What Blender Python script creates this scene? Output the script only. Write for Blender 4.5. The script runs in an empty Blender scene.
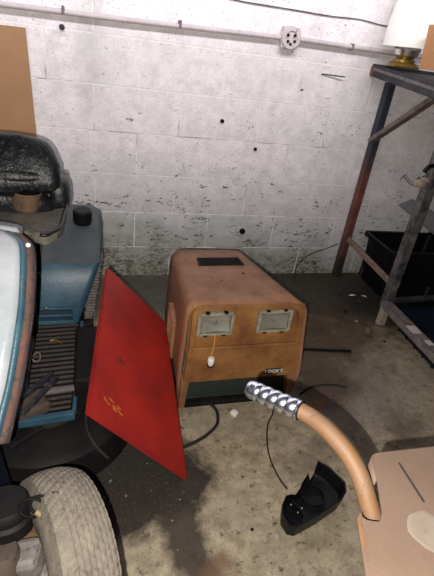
import bpy, bmesh, math, random
from mathutils import Vector, Matrix, noise
random.seed(7)
SC = bpy.context.scene
COL = SC.collection
# ---------------------------------------------------------------- camera
FPX = 436.25
CAM = Vector((0.1802, -2.2574, 1.2150))
YAW, PITCH, ROLL = 0.318654, -0.504800, 0.137933
FWD = Vector((math.sin(YAW)*math.cos(PITCH), math.cos(YAW)*math.cos(PITCH), math.sin(PITCH)))
r0 = Vector((math.cos(YAW), -math.sin(YAW), 0)); u0 = r0.cross(FWD)
RGT = r0*math.cos(ROLL)+u0*math.sin(ROLL); UP = -r0*math.sin(ROLL)+u0*math.cos(ROLL)
cd = bpy.data.cameras.new('camera'); cam = bpy.data.objects.new('camera', cd); COL.objects.link(cam)
cam.matrix_world = Matrix(((RGT.x, UP.x, -FWD.x, CAM.x), (RGT.y, UP.y, -FWD.y, CAM.y), (RGT.z, UP.z, -FWD.z, CAM.z), (0, 0, 0, 1)))
cd.sensor_fit = 'VERTICAL'; cd.sensor_height = 36; cd.lens = FPX*36/576; cd.clip_start = .02
SC.camera = cam
# ---------------------------------------------------------------- light
w = bpy.data.worlds.new('world'); SC.world = w; w.use_nodes = True
w.node_tree.nodes['Background'].inputs[0].default_value = (.78, .86, 1, 1)
w.node_tree.nodes['Background'].inputs[1].default_value = .02
def area(name, loc, rot, sx, sy, power, col):
    l = bpy.data.lights.new(name, 'AREA'); l.shape = 'RECTANGLE'; l.size = sx; l.size_y = sy; l.energy = power; l.color = col
    o = bpy.data.objects.new(name, l); o.location = loc; o.rotation_euler = rot; COL.objects.link(o)
area('added_wall_fill', (.6, -.95, 2.1), (math.radians(98), 0, 0), 2.6, .2, 42, (1, .965, 1))  # added area light, unseen: brightens the upper wall while sparing the floor
fl = bpy.data.lights.new('camera_flash', 'POINT'); fl.energy = 88; fl.shadow_soft_size = .004; fl.color = (1, .94, .86)
fo = bpy.data.objects.new('camera_flash', fl); fo.location = CAM-RGT*.032-UP*.027-FWD*.005; COL.objects.link(fo)
vs = SC.view_settings; vs.view_transform = 'Standard'; vs.look = 'None'; vs.gamma = 1; vs.exposure = 0; vs.use_curve_mapping = False

def ray(x, y): return FWD+RGT*((x-217)/FPX)-UP*((y-288)/FPX)
def at_z(x, y, z): D = ray(x, y); return CAM+D*((z-CAM.z)/D.z)
def at_y(x, y, Y): D = ray(x, y); return CAM+D*((Y-CAM.y)/D.y)
def at_d(x, y, d): return CAM+ray(x, y)*d

# ---------------------------------------------------------------- mesh helpers
def link(name, bm, mat, parent=None, smooth=None, label=None):
    bmesh.ops.recalc_face_normals(bm, faces=bm.faces)
    me = bpy.data.meshes.new(name); bm.to_mesh(me); bm.free()
    for m in (mat if isinstance(mat, (list, tuple)) else [mat]): me.materials.append(m)
    if smooth is not None:
        for p in me.polygons: p.use_smooth = True
        me.set_sharp_from_angle(angle=math.radians(smooth))
    o = bpy.data.objects.new(name, me); COL.objects.link(o)
    if parent: o.parent = parent; o.matrix_parent_inverse = parent.matrix_world.inverted()
    if label: o['label'] = label
    return o
def thing(name, label, cat, loc, group=None):
    o = bpy.data.objects.new(name, None); o.location = loc; o.empty_display_size = .05; COL.objects.link(o)
    o.matrix_world = Matrix.Translation(loc)
    o['label'] = label; o['category'] = cat
    if group: o['group'] = group
    return o
def tag(o, label, cat, group=None):
    o['label'] = label; o['category'] = cat
    if group: o['group'] = group
    return o
def NB(): return bmesh.new()
def box(bm, c, s, rot=None, bev=0, seg=2):
    M = Matrix.Translation(Vector(c)) @ (rot.to_4x4() if rot else Matrix()) @ Matrix.Diagonal((s[0], s[1], s[2], 1))
    r = bmesh.ops.create_cube(bm, size=1, matrix=M)
    if bev:
        es = list({e for v in r['verts'] for e in v.link_edges})
        bmesh.ops.bevel(bm, geom=es, offset=bev, segments=seg, affect='EDGES', profile=.5)
def bar(bm, a, b, wx, wy, up=Vector((0, 0, 1)), bev=0):
    a = Vector(a); b = Vector(b); z = (b-a).normalized(); x = up.cross(z)
    if x.length < .01: x = Vector((1, 0, 0))
    x.normalize(); y = z.cross(x)
    box(bm, (a+b)/2, (wx, wy, (b-a).length), Matrix((x, y, z)).transposed(), bev)
def spline(pts, n=8):
    pts = [Vector(p) for p in pts]; out = []
    for i in range(len(pts)-1):
        p0 = pts[max(i-1, 0)]; p1 = pts[i]; p2 = pts[i+1]; p3 = pts[min(i+2, len(pts)-1)]
        for k in range(n):
            t = k/n
            out.append(.5*((2*p1)+(-p0+p2)*t+(2*p0-5*p1+4*p2-p3)*t*t+(-p0+3*p1-3*p2+p3)*t**3))
    out.append(pts[-1]); return out
def tube(bm, pts, r, seg=10, rf=None):
    """tube along points; rf(i_length, angle) may give the radius"""
    rings = []; n = len(pts); nx = None; L = 0
    for i, p in enumerate(pts):
        t = (pts[min(i+1, n-1)]-pts[max(i-1, 0)]).normalized()
        if nx is None:
            nx = t.orthogonal().normalized()
        else:
            nx = (nx-t*nx.dot(t)).normalized(); L += (p-pts[i-1]).length
        ny = t.cross(nx)
        ring = []
        for k in range(seg):
            a = 2*math.pi*k/seg; rr = rf(L, a) if rf else (r(i/(n-1)) if callable(r) else r)
            ring.append(bm.verts.new(p+nx*math.cos(a)*rr+ny*math.sin(a)*rr))
        rings.append(ring)
    for a, b in zip(rings, rings[1:]):
        for k in range(seg): bm.faces.new((a[k], a[(k+1) % seg], b[(k+1) % seg], b[k]))
    bm.faces.new(rings[0]); bm.faces.new(rings[-1])
def lathe(bm, prof, origin=(0, 0, 0), axis=Vector((0, 0, 1)), seg=24, rmod=None):
    axis = Vector(axis).normalized(); nx = axis.orthogonal().normalized(); ny = axis.cross(nx); o = Vector(origin); rings = []
    for (r, h) in prof:
        if r < 1e-5: rings.append([bm.verts.new(o+axis*h)])
        else: rings.append([bm.verts.new(o+axis*h+(nx*math.cos(2*math.pi*k/seg)+ny*math.sin(2*math.pi*k/seg))*(r+(rmod(k, h) if rmod else 0))) for k in range(seg)])
    for a, b in zip(rings, rings[1:]):
        if len(a) == 1 and len(b) == 1: continue
        for k in range(seg):
            k2 = (k+1) % seg
            if len(a) == 1: bm.faces.new((a[0], b[k2], b[k]))
            elif len(b) == 1: bm.faces.new((a[k], a[k2], b[0]))
            else: bm.faces.new((a[k], a[k2], b[k2], b[k]))
def prism(bm, pts, thick):
    """polygon (Vectors) extruded by vector thick"""
    a = [bm.verts.new(Vector(p)) for p in pts]; b = [bm.verts.new(Vector(p)+thick) for p in pts]
    bm.faces.new(a); bm.faces.new(b[::-1])
    for i in range(len(a)):
        j = (i+1) % len(a); bm.faces.new((a[i], b[i], b[j], a[j]))
def rounded(poly, radii, n=6):
    out = []; m = len(poly)
    for i, p in enumerate(poly):
        r = radii[i] if isinstance(radii, (list, tuple)) else radii
        p = Vector(p)
        if r <= 0: out.append(p); continue
        a = Vector(poly[i-1]); b = Vector(poly[(i+1) % m])
        pa = p+(a-p).normalized()*r; pb = p+(b-p).normalized()*r
        for k in range(n+1):
            t = k/n; out.append((1-t)**2*pa+2*t*(1-t)*p+t*t*pb)
    return out
def loft(bm, rings, closed=True, cap=True):
    V = [[bm.verts.new(Vector(p)) for p in r] for r in rings]
    for a, b in zip(V, V[1:]):
        n = len(a)
        for k in range(n if closed else n-1): bm.faces.new((a[k], a[(k+1) % n], b[(k+1) % n], b[k]))
    if cap and closed: bm.faces.new(V[0]); bm.faces.new(V[-1][::-1])
    return V
def solid(o, t, off=-1, bev=0):
    m = o.modifiers.new('Solidify', 'SOLIDIFY'); m.thickness = t; m.offset = off; m.use_even_offset = True
    if bev:
        b = o.modifiers.new('Bevel', 'BEVEL'); b.width = bev; b.segments = 2

# ---------------------------------------------------------------- materials
class N:
    def __init__(s, name):
        s.m = bpy.data.materials.new(name); s.m.use_nodes = True; s.t = s.m.node_tree; s.b = s.t.nodes['Principled BSDF']
        s.co = s.t.nodes.new('ShaderNodeTexCoord').outputs['Object']
    def n(s, kind, **k):
        o = s.t.nodes.new('ShaderNode'+kind)
        for a, v in k.items(): setattr(o, a, v)
        return o
    def l(s, a, b): s.t.links.new(a, b)
    def map(s, scale=(1, 1, 1), loc=(0, 0, 0), src=None):
        m = s.n('Mapping'); m.inputs['Scale'].default_value = scale; m.inputs['Location'].default_value = loc
        s.l(src or s.co, m.inputs['Vector']); return m.outputs[0]
    def noise(s, scale, detail=6, rough=.6, vec=None, dist=0):
        n = s.n('TexNoise'); n.inputs['Scale'].default_value = scale; n.inputs['Detail'].default_value = detail
        n.inputs['Roughness'].default_value = rough; n.inputs['Distortion'].default_value = dist
        s.l(vec or s.co, n.inputs['Vector']); return n.outputs['Fac']
    def ramp(s, f, a, b, va=0, vb=1):
        r = s.n('MapRange'); r.inputs[1].default_value = a; r.inputs[2].default_value = b
        r.inputs[3].default_value = va; r.inputs[4].default_value = vb; s.l(f, r.inputs[0]); return r.outputs[0]
    def mix(s, f, a, b, mode='MIX'):
        m = s.n('Mix', data_type='RGBA', blend_type=mode)
        for i, v in ((0, f), (6, a), (7, b)):
            if hasattr(v, 'is_linked') or hasattr(v, 'links'): s.l(v, m.inputs[i])
            else: m.inputs[i].default_value = v if i == 0 else (*v, 1)
        return m.outputs[2]
    def math(s, op, a, b=0, c=None):
        m = s.n('Math', operation=op)
        for i, v in enumerate((a, b) if c is None else (a, b, c)):
            if hasattr(v, 'links'): s.l(v, m.inputs[i])
            else: m.inputs[i].default_value = v
        return m.outputs[0]
    def sep(s, src=None):
        x = s.n('SeparateXYZ'); s.l(src or s.co, x.inputs[0]); return x.outputs
    def done(s, col, rough=.7, metal=0, bump=None, bs=.3, bd=.01, spec=.5):
        if hasattr(col, 'links'): s.l(col, s.b.inputs['Base Color'])
        else: s.b.inputs['Base Color'].default_value = (*col, 1)
        for nm, v in (('Roughness', rough), ('Metallic', metal), ('Specular IOR Level', spec)):
            if hasattr(v, 'links'): s.l(v, s.b.inputs[nm])
            else: s.b.inputs[nm].default_value = v
        if bump is not None:
            b = s.n('Bump'); b.inputs['Strength'].default_value = bs; b.inputs['Distance'].default_value = bd
            s.l(bump, b.inputs['Height']); s.l(b.outputs[0], s.b.inputs['Normal'])
        return s.m
def worn(name, c1, c2, spot, scale=12, spot_amt=.62, rough=.55, metal=0, bs=.25, fine=90, spec=.5):
    """paint c1 mottled with c2, worn through to `spot` where noise is high"""
    s = N(name); a = s.ramp(s.noise(scale, 8, .65), .35, .65); col = s.mix(a, c1, c2)
    sp = s.ramp(s.noise(scale*2.3, 10, .75, dist=.4), spot_amt, spot_amt+.06); col = s.mix(sp, col, spot)
    f = s.noise(fine, 4, .7); col = s.mix(s.ramp(f, .6, .75, 0, .35), col, tuple(x*.4 for x in c1))
    return s.done(col, s.ramp(sp, 0, 1, rough, .9), metal, f, bs, .004, spec)
def plain(name, c, rough=.6, metal=0): return N(name).done(c, rough, metal)

def wall_mat():
    s = N('painted_block'); X, Y, Z = s.sep()
    cv = s.n('CombineXYZ'); s.l(X, cv.inputs[0]); s.l(s.math('ADD', Z, -.1795+.2032), cv.inputs[1])
    wob = s.noise(9, 3); 
    b = s.n('TexBrick'); s.l(cv.outputs[0], b.inputs['Vector'])
    b.inputs['Color1'].default_value = (.0, 0, 0, 1); b.inputs['Color2'].default_value = (1, 1, 1, 1); b.inputs['Mortar'].default_value = (.5, .5, .5, 1)
    b.inputs['Scale'].default_value = 1; b.inputs['Mortar Size'].default_value = .0035; b.inputs['Mortar Smooth'].default_value = .6
    b.inputs['Brick Width'].default_value = .4064; b.inputs['Row Height'].default_value = .2032
    mort = b.outputs['Fac']; tone = s.ramp(b.outputs['Color'], 0, 1, -.02, .02)
    big = s.noise(2.2, 5, .6); mid = s.noise(14, 8, .75)
    base = s.mix(s.ramp(mid, .38, .58), (.73, .685, .705), (.92, .87, .895))
    base = s.mix(s.ramp(big, .45, .7, 0, .4), base, (.60, .585, .60))
    # height zone: grimy towards floor (broken up by noise)
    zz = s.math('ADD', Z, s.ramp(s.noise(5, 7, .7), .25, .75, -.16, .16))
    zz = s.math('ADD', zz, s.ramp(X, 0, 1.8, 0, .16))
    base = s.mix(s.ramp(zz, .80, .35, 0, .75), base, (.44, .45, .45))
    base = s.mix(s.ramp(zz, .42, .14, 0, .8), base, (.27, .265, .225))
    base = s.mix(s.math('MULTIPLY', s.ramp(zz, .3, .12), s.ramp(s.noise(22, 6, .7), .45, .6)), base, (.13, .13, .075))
    # long grey drip streak
    sx = s.math('ABSOLUTE', s.math('ADD', s.math('ADD', X, s.ramp(s.noise(3, 4), .3, .7, -.05, .05)), -.19))
    base = s.mix(s.math('MULTIPLY', s.ramp(sx, .09, .0, 0, .5), s.ramp(Z, .7, 1.0)), base, (.45, .44, .43))
    # flecks of missing paint
    fn = s.noise(40, 5, .62, s.map((.62, 1, 1.5)), 1.2); thr = s.ramp(zz, .1, 1.0, .0, .115)
    fk = s.math('SUBTRACT', fn, thr); zone = s.ramp(s.noise(6, 4), .4, .6, -.06, .03)
    fleck = s.ramp(s.math('ADD', fk, zone), .565, .59)
    base = s.mix(fleck, base, (.085, .075, .075))
    fine = s.noise(120, 4, .7); base = s.mix(s.ramp(fine, .54, .68, 0, .6), base, (.36, .33, .34))
    pin = s.noise(95, 3, .5, s.map((1, 1, 1), (5, 2, 1))); base = s.mix(s.ramp(s.math('ADD', pin, s.ramp(s.noise(4, 4), .35, .65, -.05, .03)), .665, .70), base, (.13, .11, .11))
    # joints: pale paint in most, dark cracks in others
    jd = s.ramp(s.noise(3.4, 3, .5), .57, .63); jc = s.mix(jd, (.93, .88, .90), (.34, .28, .26))
    base = s.mix(s.math('MULTIPLY', mort, s.ramp(s.noise(8, 4), .35, .55, .15, .85)), base, jc)
    h = s.math('ADD', s.math('MULTIPLY', mort, -.25), s.math('ADD', s.math('MULTIPLY', mid, .35), s.math('MULTIPLY', fleck, -.5)))
    return s.done(base, .62, 0, s.math('ADD', h, s.math('MULTIPLY', fine, .5)), .6, .005, .35)
def floor_mat():
    s = N('stained_concrete'); X, Y, Z = s.sep()
    a = s.noise(3.5, 8, .7); b = s.noise(18, 10, .75); f = s.noise(130, 4, .7)
    base = s.mix(s.ramp(b, .36, .62), (.17, .135, .09), (.42, .355, .25))
    base = s.mix(s.ramp(a, .4, .65, 0, .5), base, (.27, .235, .175))
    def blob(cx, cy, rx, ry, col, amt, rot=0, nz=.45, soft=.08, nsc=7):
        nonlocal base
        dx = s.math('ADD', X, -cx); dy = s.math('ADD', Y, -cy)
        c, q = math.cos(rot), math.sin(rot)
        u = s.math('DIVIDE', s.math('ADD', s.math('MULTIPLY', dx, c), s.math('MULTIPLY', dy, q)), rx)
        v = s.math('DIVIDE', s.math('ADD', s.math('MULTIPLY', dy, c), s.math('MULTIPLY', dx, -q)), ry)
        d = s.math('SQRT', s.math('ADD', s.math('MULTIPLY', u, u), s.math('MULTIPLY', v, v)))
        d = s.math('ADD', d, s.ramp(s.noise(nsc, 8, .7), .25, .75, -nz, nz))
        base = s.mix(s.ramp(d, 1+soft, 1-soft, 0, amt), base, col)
    # oil stain below the red sheet and its run towards the viewer
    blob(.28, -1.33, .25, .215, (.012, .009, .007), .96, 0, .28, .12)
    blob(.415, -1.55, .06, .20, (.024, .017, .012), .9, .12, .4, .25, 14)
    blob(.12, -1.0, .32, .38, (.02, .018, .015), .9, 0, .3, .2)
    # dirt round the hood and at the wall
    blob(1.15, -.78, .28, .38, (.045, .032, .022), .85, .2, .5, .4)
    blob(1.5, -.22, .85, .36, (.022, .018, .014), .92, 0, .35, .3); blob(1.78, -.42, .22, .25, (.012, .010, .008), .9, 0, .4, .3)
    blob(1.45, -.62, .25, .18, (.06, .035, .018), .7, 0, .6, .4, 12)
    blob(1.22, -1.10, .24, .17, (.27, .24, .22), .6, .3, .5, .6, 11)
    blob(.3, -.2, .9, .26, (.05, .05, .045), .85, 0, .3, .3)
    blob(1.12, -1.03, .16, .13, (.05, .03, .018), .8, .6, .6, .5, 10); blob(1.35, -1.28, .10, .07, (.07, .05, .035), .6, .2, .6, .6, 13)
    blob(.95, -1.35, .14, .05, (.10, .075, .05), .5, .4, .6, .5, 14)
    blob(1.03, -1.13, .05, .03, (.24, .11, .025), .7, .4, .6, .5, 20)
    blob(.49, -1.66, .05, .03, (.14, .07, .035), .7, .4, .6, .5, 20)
    sp = s.ramp(s.noise(34, 9, .72), .57, .64, 0, .85); base = s.mix(sp, base, (.045, .032, .022))
    lt = s.ramp(s.noise(48, 5, .6, s.map((1, 1, 1), (3, 1, 0))), .66, .70, 0, .6); base = s.mix(lt, base, (.42, .38, .32))
    base = s.mix(s.ramp(f, .54, .68, 0, .6), base, (.10, .08, .058))
    h = s.math('ADD', s.math('MULTIPLY', b, .5), s.math('MULTIPLY', f, .25))
    return s.done(base, s.ramp(a, .3, .7, .55, .85), 0, h, .5, .006, .4)
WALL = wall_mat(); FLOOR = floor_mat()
HOODM = worn('faded_orange_paint', (.18, .078, .036), (.32, .16, .088), (.10, .05, .035), 9, .64, .6)
BEZM = worn('orange_bezel_paint', (.15, .055, .018), (.30, .14, .038), (.10, .045, .022), 9, .60, .65)
BLUE = worn('blue_paint', (.018, .055, .092), (.040, .115, .175), (.06, .06, .06), 8, .66, .42)
BLUED = worn('dusty_blue_paint', (.045, .062, .08), (.075, .09, .10), (.16, .10, .06), 10, .60, .7)
RED = worn('red_paint', (.42, .020, .012), (.24, .012, .012), (.11, .014, .012), 6, .62, .5)
BLACKP = worn('black_plastic', (.003, .003, .004), (.006, .006, .007), (.012, .012, .012), 8, .64, .45, spec=.22)
NAVY = worn('navy_plastic', (.005, .009, .020), (.009, .014, .028), (.02, .024, .03), 8, .64, .45, spec=.25)
DECK = worn('oily_black_metal', (.004, .004, .005), (.012, .010, .009), (.03, .018, .012), 9, .6, .6, spec=.2)
SEATM = worn('cracked_black_vinyl', (.004, .004, .006), (.018, .020, .024), (.075, .08, .065), 24, .57, .36, bs=1, fine=34, spec=.35)
DUST = worn('dusty_grey_pan', (.20, .185, .15), (.11, .105, .085), (.025, .028, .02), 16, .56, .9, bs=.6)
STEELR = worn('rusty_steel', (.13, .045, .03), (.19, .085, .06), (.05, .035, .03), 16, .56, .8)
STEELD = worn('dark_steel', (.014, .017, .028), (.045, .044, .052), (.12, .09, .08), 16, .56, .6, spec=.3)
STEELG = worn('grey_steel', (.12, .105, .10), (.20, .18, .175), (.06, .045, .04), 22, .55, .7)
STRUT = worn('pale_rusty_strut', (.27, .19, .155), (.19, .12, .09), (.07, .05, .04), 22, .56, .8)
RIB = worn('ribbed_rubber', (.035, .030, .030), (.065, .05, .045), (.14, .12, .10), 14, .60, .8)
TAN = worn('tan_paint', (.098, .062, .043), (.115, .075, .053), (.065, .042, .028), 10, .66, .75, bs=.12)
TUBEM = worn('brass_tan_paint', (.125, .072, .044), (.125, .060, .018), (.075, .04, .015), 26, .58, .65, bs=.1)
GLAREP = worn('glare_white_paint', (.50, .51, .55), (.34, .39, .43), (.14, .20, .25), 7, .66, .25, bs=.1)  # white glare on the mower nose, painted into its base colour
LBLUE = worn('light_blue_paint', (.03, .085, .12), (.055, .13, .17), (.12, .12, .11), 12, .62, .4)
SALMON = worn('faded_salmon_strip', (.16, .065, .052), (.085, .06, .052), (.06, .05, .045), 16, .52, .8)
PIPEM = worn('painted_conduit', (.62, .55, .57), (.50, .44, .46), (.22, .17, .16), 14, .58, .5)
CARD = worn('brown_cardboard', (.45, .225, .10), (.50, .26, .13), (.38, .19, .09), 6, .7, .85, bs=.1)
WOODM = worn('brown_hardboard', (.42, .235, .12), (.36, .20, .10), (.28, .15, .08), 5, .64, .75, bs=.12)
TREAD = worn('dusty_tyre_rubber', (.20, .175, .14), (.13, .112, .09), (.08, .065, .05), 26, .56, .9, bs=.6, fine=70)
RUBBER = plain('black_rubber', (.008, .008, .008), .8)
RIM = worn('rusty_rim', (.24, .17, .07), (.14, .09, .05), (.3, .27, .2), 18, .58, .6)
TINM = worn('rusty_tin', (.20, .125, .075), (.12, .075, .05), (.05, .035, .03), 20, .56, .5)
CHROME = plain('chrome', (.66, .70, .80), .26, 1)
SILVER = plain('reflector_silver', (.8, .8, .78), .30, 1)
REFL = N('dulled_reflector').done((.62, .62, .56), .38, .55)
LAMPF = worn('pale_lamp_frame', (.30, .27, .20), (.20, .17, .11), (.42, .40, .34), 26, .55, .5)
BRASS = worn('old_brass', (.38, .24, .05), (.25, .15, .03), (.1, .07, .03), 20, .62, .3, .7)
WHITE = plain('white_plastic', (.75, .74, .70), .45)
SHADE = plain('white_lampshade_cloth', (.88, .87, .84), .8)
KPIN = worn('rust_stained_metal', (.09, .055, .035), (.06, .05, .045), (.03, .025, .02), 20, .58, .8)
GREYP = plain('grey_board', (.30, .29, .32), .7)
PAPER = worn('paper_label', (.55, .50, .50), (.48, .43, .43), (.30, .2, .2), 30, .6, .8, bs=0)
INK = plain('dark_ink', (.02, .02, .02), .6)
DIRTY = worn('chipped_stone', (.36, .31, .24), (.25, .20, .15), (.12, .09, .06), 30, .6, .9)
ORANGEW = plain('orange_wire', (.55, .26, .06), .5)
g = N('headlight_glass'); g.b.inputs['Transmission Weight'].default_value = 1; g.b.inputs['Roughness'].default_value = .02
GLASS = g.done((.97, .98, .97), .02)
def hood_mesh_mat():
    s = N('dark_green_grille'); w_ = s.n('TexWave'); w_.inputs['Scale'].default_value = 38; w_.bands_direction = 'X'; s.l(s.co, w_.inputs['Vector'])
    w2 = s.n('TexWave'); w2.inputs['Scale'].default_value = 38; w2.bands_direction = 'Z'; s.l(s.co, w2.inputs['Vector'])
    m = s.math('MAXIMUM', w_.outputs['Fac'], w2.outputs['Fac'])
    return s.done(s.mix(s.ramp(m, .6, .9), (.004, .007, .005), (.035, .05, .038)), .6, 0, m, .8, .004)
GRILLE = hood_mesh_mat()

# ================================================================ SETTING
def struct(name, bm, m, smooth=None):
    o = link(name, bm, m, smooth=smooth); o['kind'] = 'structure'; return o
b = NB(); box(b, (.75, .1, 1.5), (7, .2, 3.0)); struct('wall_back', b, WALL)
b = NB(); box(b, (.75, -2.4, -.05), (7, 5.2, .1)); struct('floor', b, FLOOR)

# hole in the wall (rusted pipe stub)
def wall_spot(px, py, r, m, name, label, cat, depth=.012, grp=None):
    p = at_y(px, py, 0); b = NB()
    lathe(b, [(0, 0), (r*.55, 0), (r*.6, -.002), (r, .0), (r, depth), (r*.72, depth), (r*.66, depth*.3), (0, depth*.3)], (p.x, 0, p.z), (0, -1, 0), 16)
    return tag(link(name, b, m, smooth=40), label, cat, grp)
wall_spot(242, 231, .017, DECK, 'pipe_stub', 'dark round pipe stub in the grimy lower wall above the orange hood', 'pipe')
wall_spot(222, 121, .010, DECK, 'wall_plug', 'small dark plug in the white wall, left of the two', 'plug', .008)
wall_spot(255, 149, .009, DECK, 'wall_plug', 'small dark plug in the white wall, lower right of the two', 'plug', .008)
p = at_y(62, 27, 0); b = NB(); lathe(b, [(0, 0), (.012, 0), (.012, .008), (.006, .01), (.006, .03), (0, .031)], (p.x, 0, p.z), (0, -1, 0), 8)
tag(link('anchor_bolt', b, STEELD, smooth=40), 'small dark bolt sticking out of the wall at upper left', 'bolt')
a1 = at_y(322, 74, -.004); a2 = at_y(345, 77, -.02); b = NB(); tube(b, [Vector((a1.x, -.001, a1.z)), Vector(a1), Vector(a2)], .003, 6)
tag(link('bent_nail', b, STEELD), 'thin dark nail lying flat against the wall left of the rack', 'nail')

# ---------------- conduit and junction box
ct = thing('electrical_conduit', 'white painted horizontal conduit pipe with round junction box high on the wall', 'conduit', (.8, -.02, 1.27))
b = NB(); c0 = at_y(-60, -3.5, -.02); c1 = at_y(280, 37.5, -.02); tube(b, [c0, (c0+c1)/2+Vector((0, 0, -.004)), c1], .0115, 10); link('pipe', b, PIPEM, ct, 40)
b = NB(); c2 = at_y(300, 39.5, -.02); c3 = at_y(392, 53, -.02); c4 = at_y(450, 60, -.02); tube(b, [c2, c3, c4], .0115, 10); link('pipe', b, PIPEM, ct, 40)
jb = at_y(290, 38, -.02); b = NB()
lathe(b, [(0, 0), (.05, 0), (.05, .034), (.046, .04), (.030, .040), (.028, .034), (.012, .033), (0, .036)], (jb.x, 0, jb.z), (0, -1, 0), 24)
for k in range(4):
    a = math.pi/4+k*math.pi/2; box(b, (jb.x+math.cos(a)*.05, -.02, jb.z+math.sin(a)*.05), (.018, .026, .018), None, .003)
link('junction_box', b, PIPEM, ct, 40)
for dx, dz in ((-.018, .010), (.016, .012), (-.014, -.016), (.02, -.012), (0, -.026)):
    b = NB(); lathe(b, [(0, 0), (.007, 0), (.006, .006), (0, .007)], (jb.x+dx, -.036, jb.z+dz), (0, -1, 0), 8); link('screw', b, DECK, ct, 40)
for px, py in ((63, 9.8), (180, 24), (352, 47)):
    q = at_y(px, py, -.02); b = NB(); box(b, (q.x, -.017, q.z), (.012, .034, .03), None, .003); link('pipe_strap', b, STEELG, ct)
# thin wire sagging under the wall top
b = NB(); tube(b, spline([at_y(x, y, -.006) for x, y in ((190, -12), (236, 0), (270, 6), (298, 10.5), (330, 16), (360, 19.5), (385, 26), (398, 26))]), .0022, 6)
tag(link('thin_wire', b, STEELD), 'thin dark wire sagging along the wall above the conduit', 'wire')

# ---------------- brown sheet standing on wall at left
b = NB(); q = [Vector((-.50, 0, 1.175)), Vector((-.068, 0, 1.18)), Vector((-.055, 0, .70)), Vector((-.05, 0, .02)), Vector((-.50, 0, .02))]
prism(b, [v+Vector((0, -.018, 0)) for v in q], Vector((0, .012, 0)))
tag(link('hardboard_sheet', b, WOODM), 'brown hardboard sheet standing against the wall at the left edge', 'board')

# ================================================================ ORANGE HOOD
hd = thing('tractor_hood', 'faded orange tractor hood with two square headlights, standing on the floor', 'tractor hood', (.7, -.85, 0))
YF = -1.07; YB = -.62
def hood_ring(y, t):
    # t 0 front .. 1 back
    L = .489+.016*t; R = .915-.10*t; Z = .455-.01*t
    BL = .485+.02*t; BR = .945-.10*t; z0 = .0
    poly = [Vector((BL, y, z0)), Vector((L-.008, y, .13)), Vector((L, y, Z)), Vector((R, y, Z-.003)), Vector((BR+.015, y, .13)), Vector((BR-.01, y, z0))]
    return rounded(poly, [0, .02, .045, .045, .03, 0], 5)
b = NB(); rs = [hood_ring(YF+(YB-YF)*k/8, k/8) for k in range(9)]
loft(b, rs, closed=False); 
back = b.faces.new([v for v in b.verts][-len(rs[-1]):]) if False else None
# back panel with only the top strip
o = link('hood_shell', b, HOODM, hd, 50); solid(o, .006, 1)
# rear lip
b = NB(); rr = rs[-1]; tube(b, [Vector(v)+Vector((0, .002, 0)) for v in rr if v.z > .05], .006, 6); link('rear_lip', b, HOODM, hd, 60)
# front bezel : raised rim + face
FR = [Vector((.500, 0, .135)), Vector((.497, 0, .461)), Vector((.903, 0, .455)), Vector((.936, 0, .135))]
YZ = YF-.012
b = NB(); outer = rounded([v+Vector((0, YF+.01, 0)) for v in FR], [.01, .04, .04, .01], 6)
outer2 = [v+Vector((0, -.022, 0)) for v in outer]; ce = sum(outer, Vector())/len(outer)
def inset(pts, d, dy):
    c = sum(pts, Vector())/len(pts); out = []
    for v in pts:
        q = v-c; q.x *= 1-d/.2; q.z *= 1-d/.15; out.append(c+q+Vector((0, dy, 0)))
    return out
loft(b, [outer, outer2, inset(outer2, .016, 0), inset(outer2, .02, .012)], cap=False)
b.verts.ensure_lookup_table(); n = len(outer)
link('bezel_rim', b, BEZM, hd, 40)
# face panel: upper recess (lamps) and lower flat plate
YP = YF+.002
b = NB()
xl, xr = .503, .905
prism(b, [Vector((xl-.006, YP, .275)), Vector((xl-.006, YP, .452)), Vector((xr+.006, YP, .448)), Vector((xr+.016, YP, .275))], Vector((0, .006, 0)))
box(b, (.700, YF+.016, .285), (.41, .004, .29)); link('lamp_panel', b, BEZM, hd)
b = NB()
prism(b, [Vector((.490, YP-.012, .138)), Vector((.495, YP-.016, .285)), Vector((.922, YP-.016, .285)), Vector((.936, YP-.012, .138))], Vector((0, .014, 0)))
box(b, (.716, YP-.012, .285), (.41, .012, .012), None, .004)
link('lower_plate', b, BEZM, hd)
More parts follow.
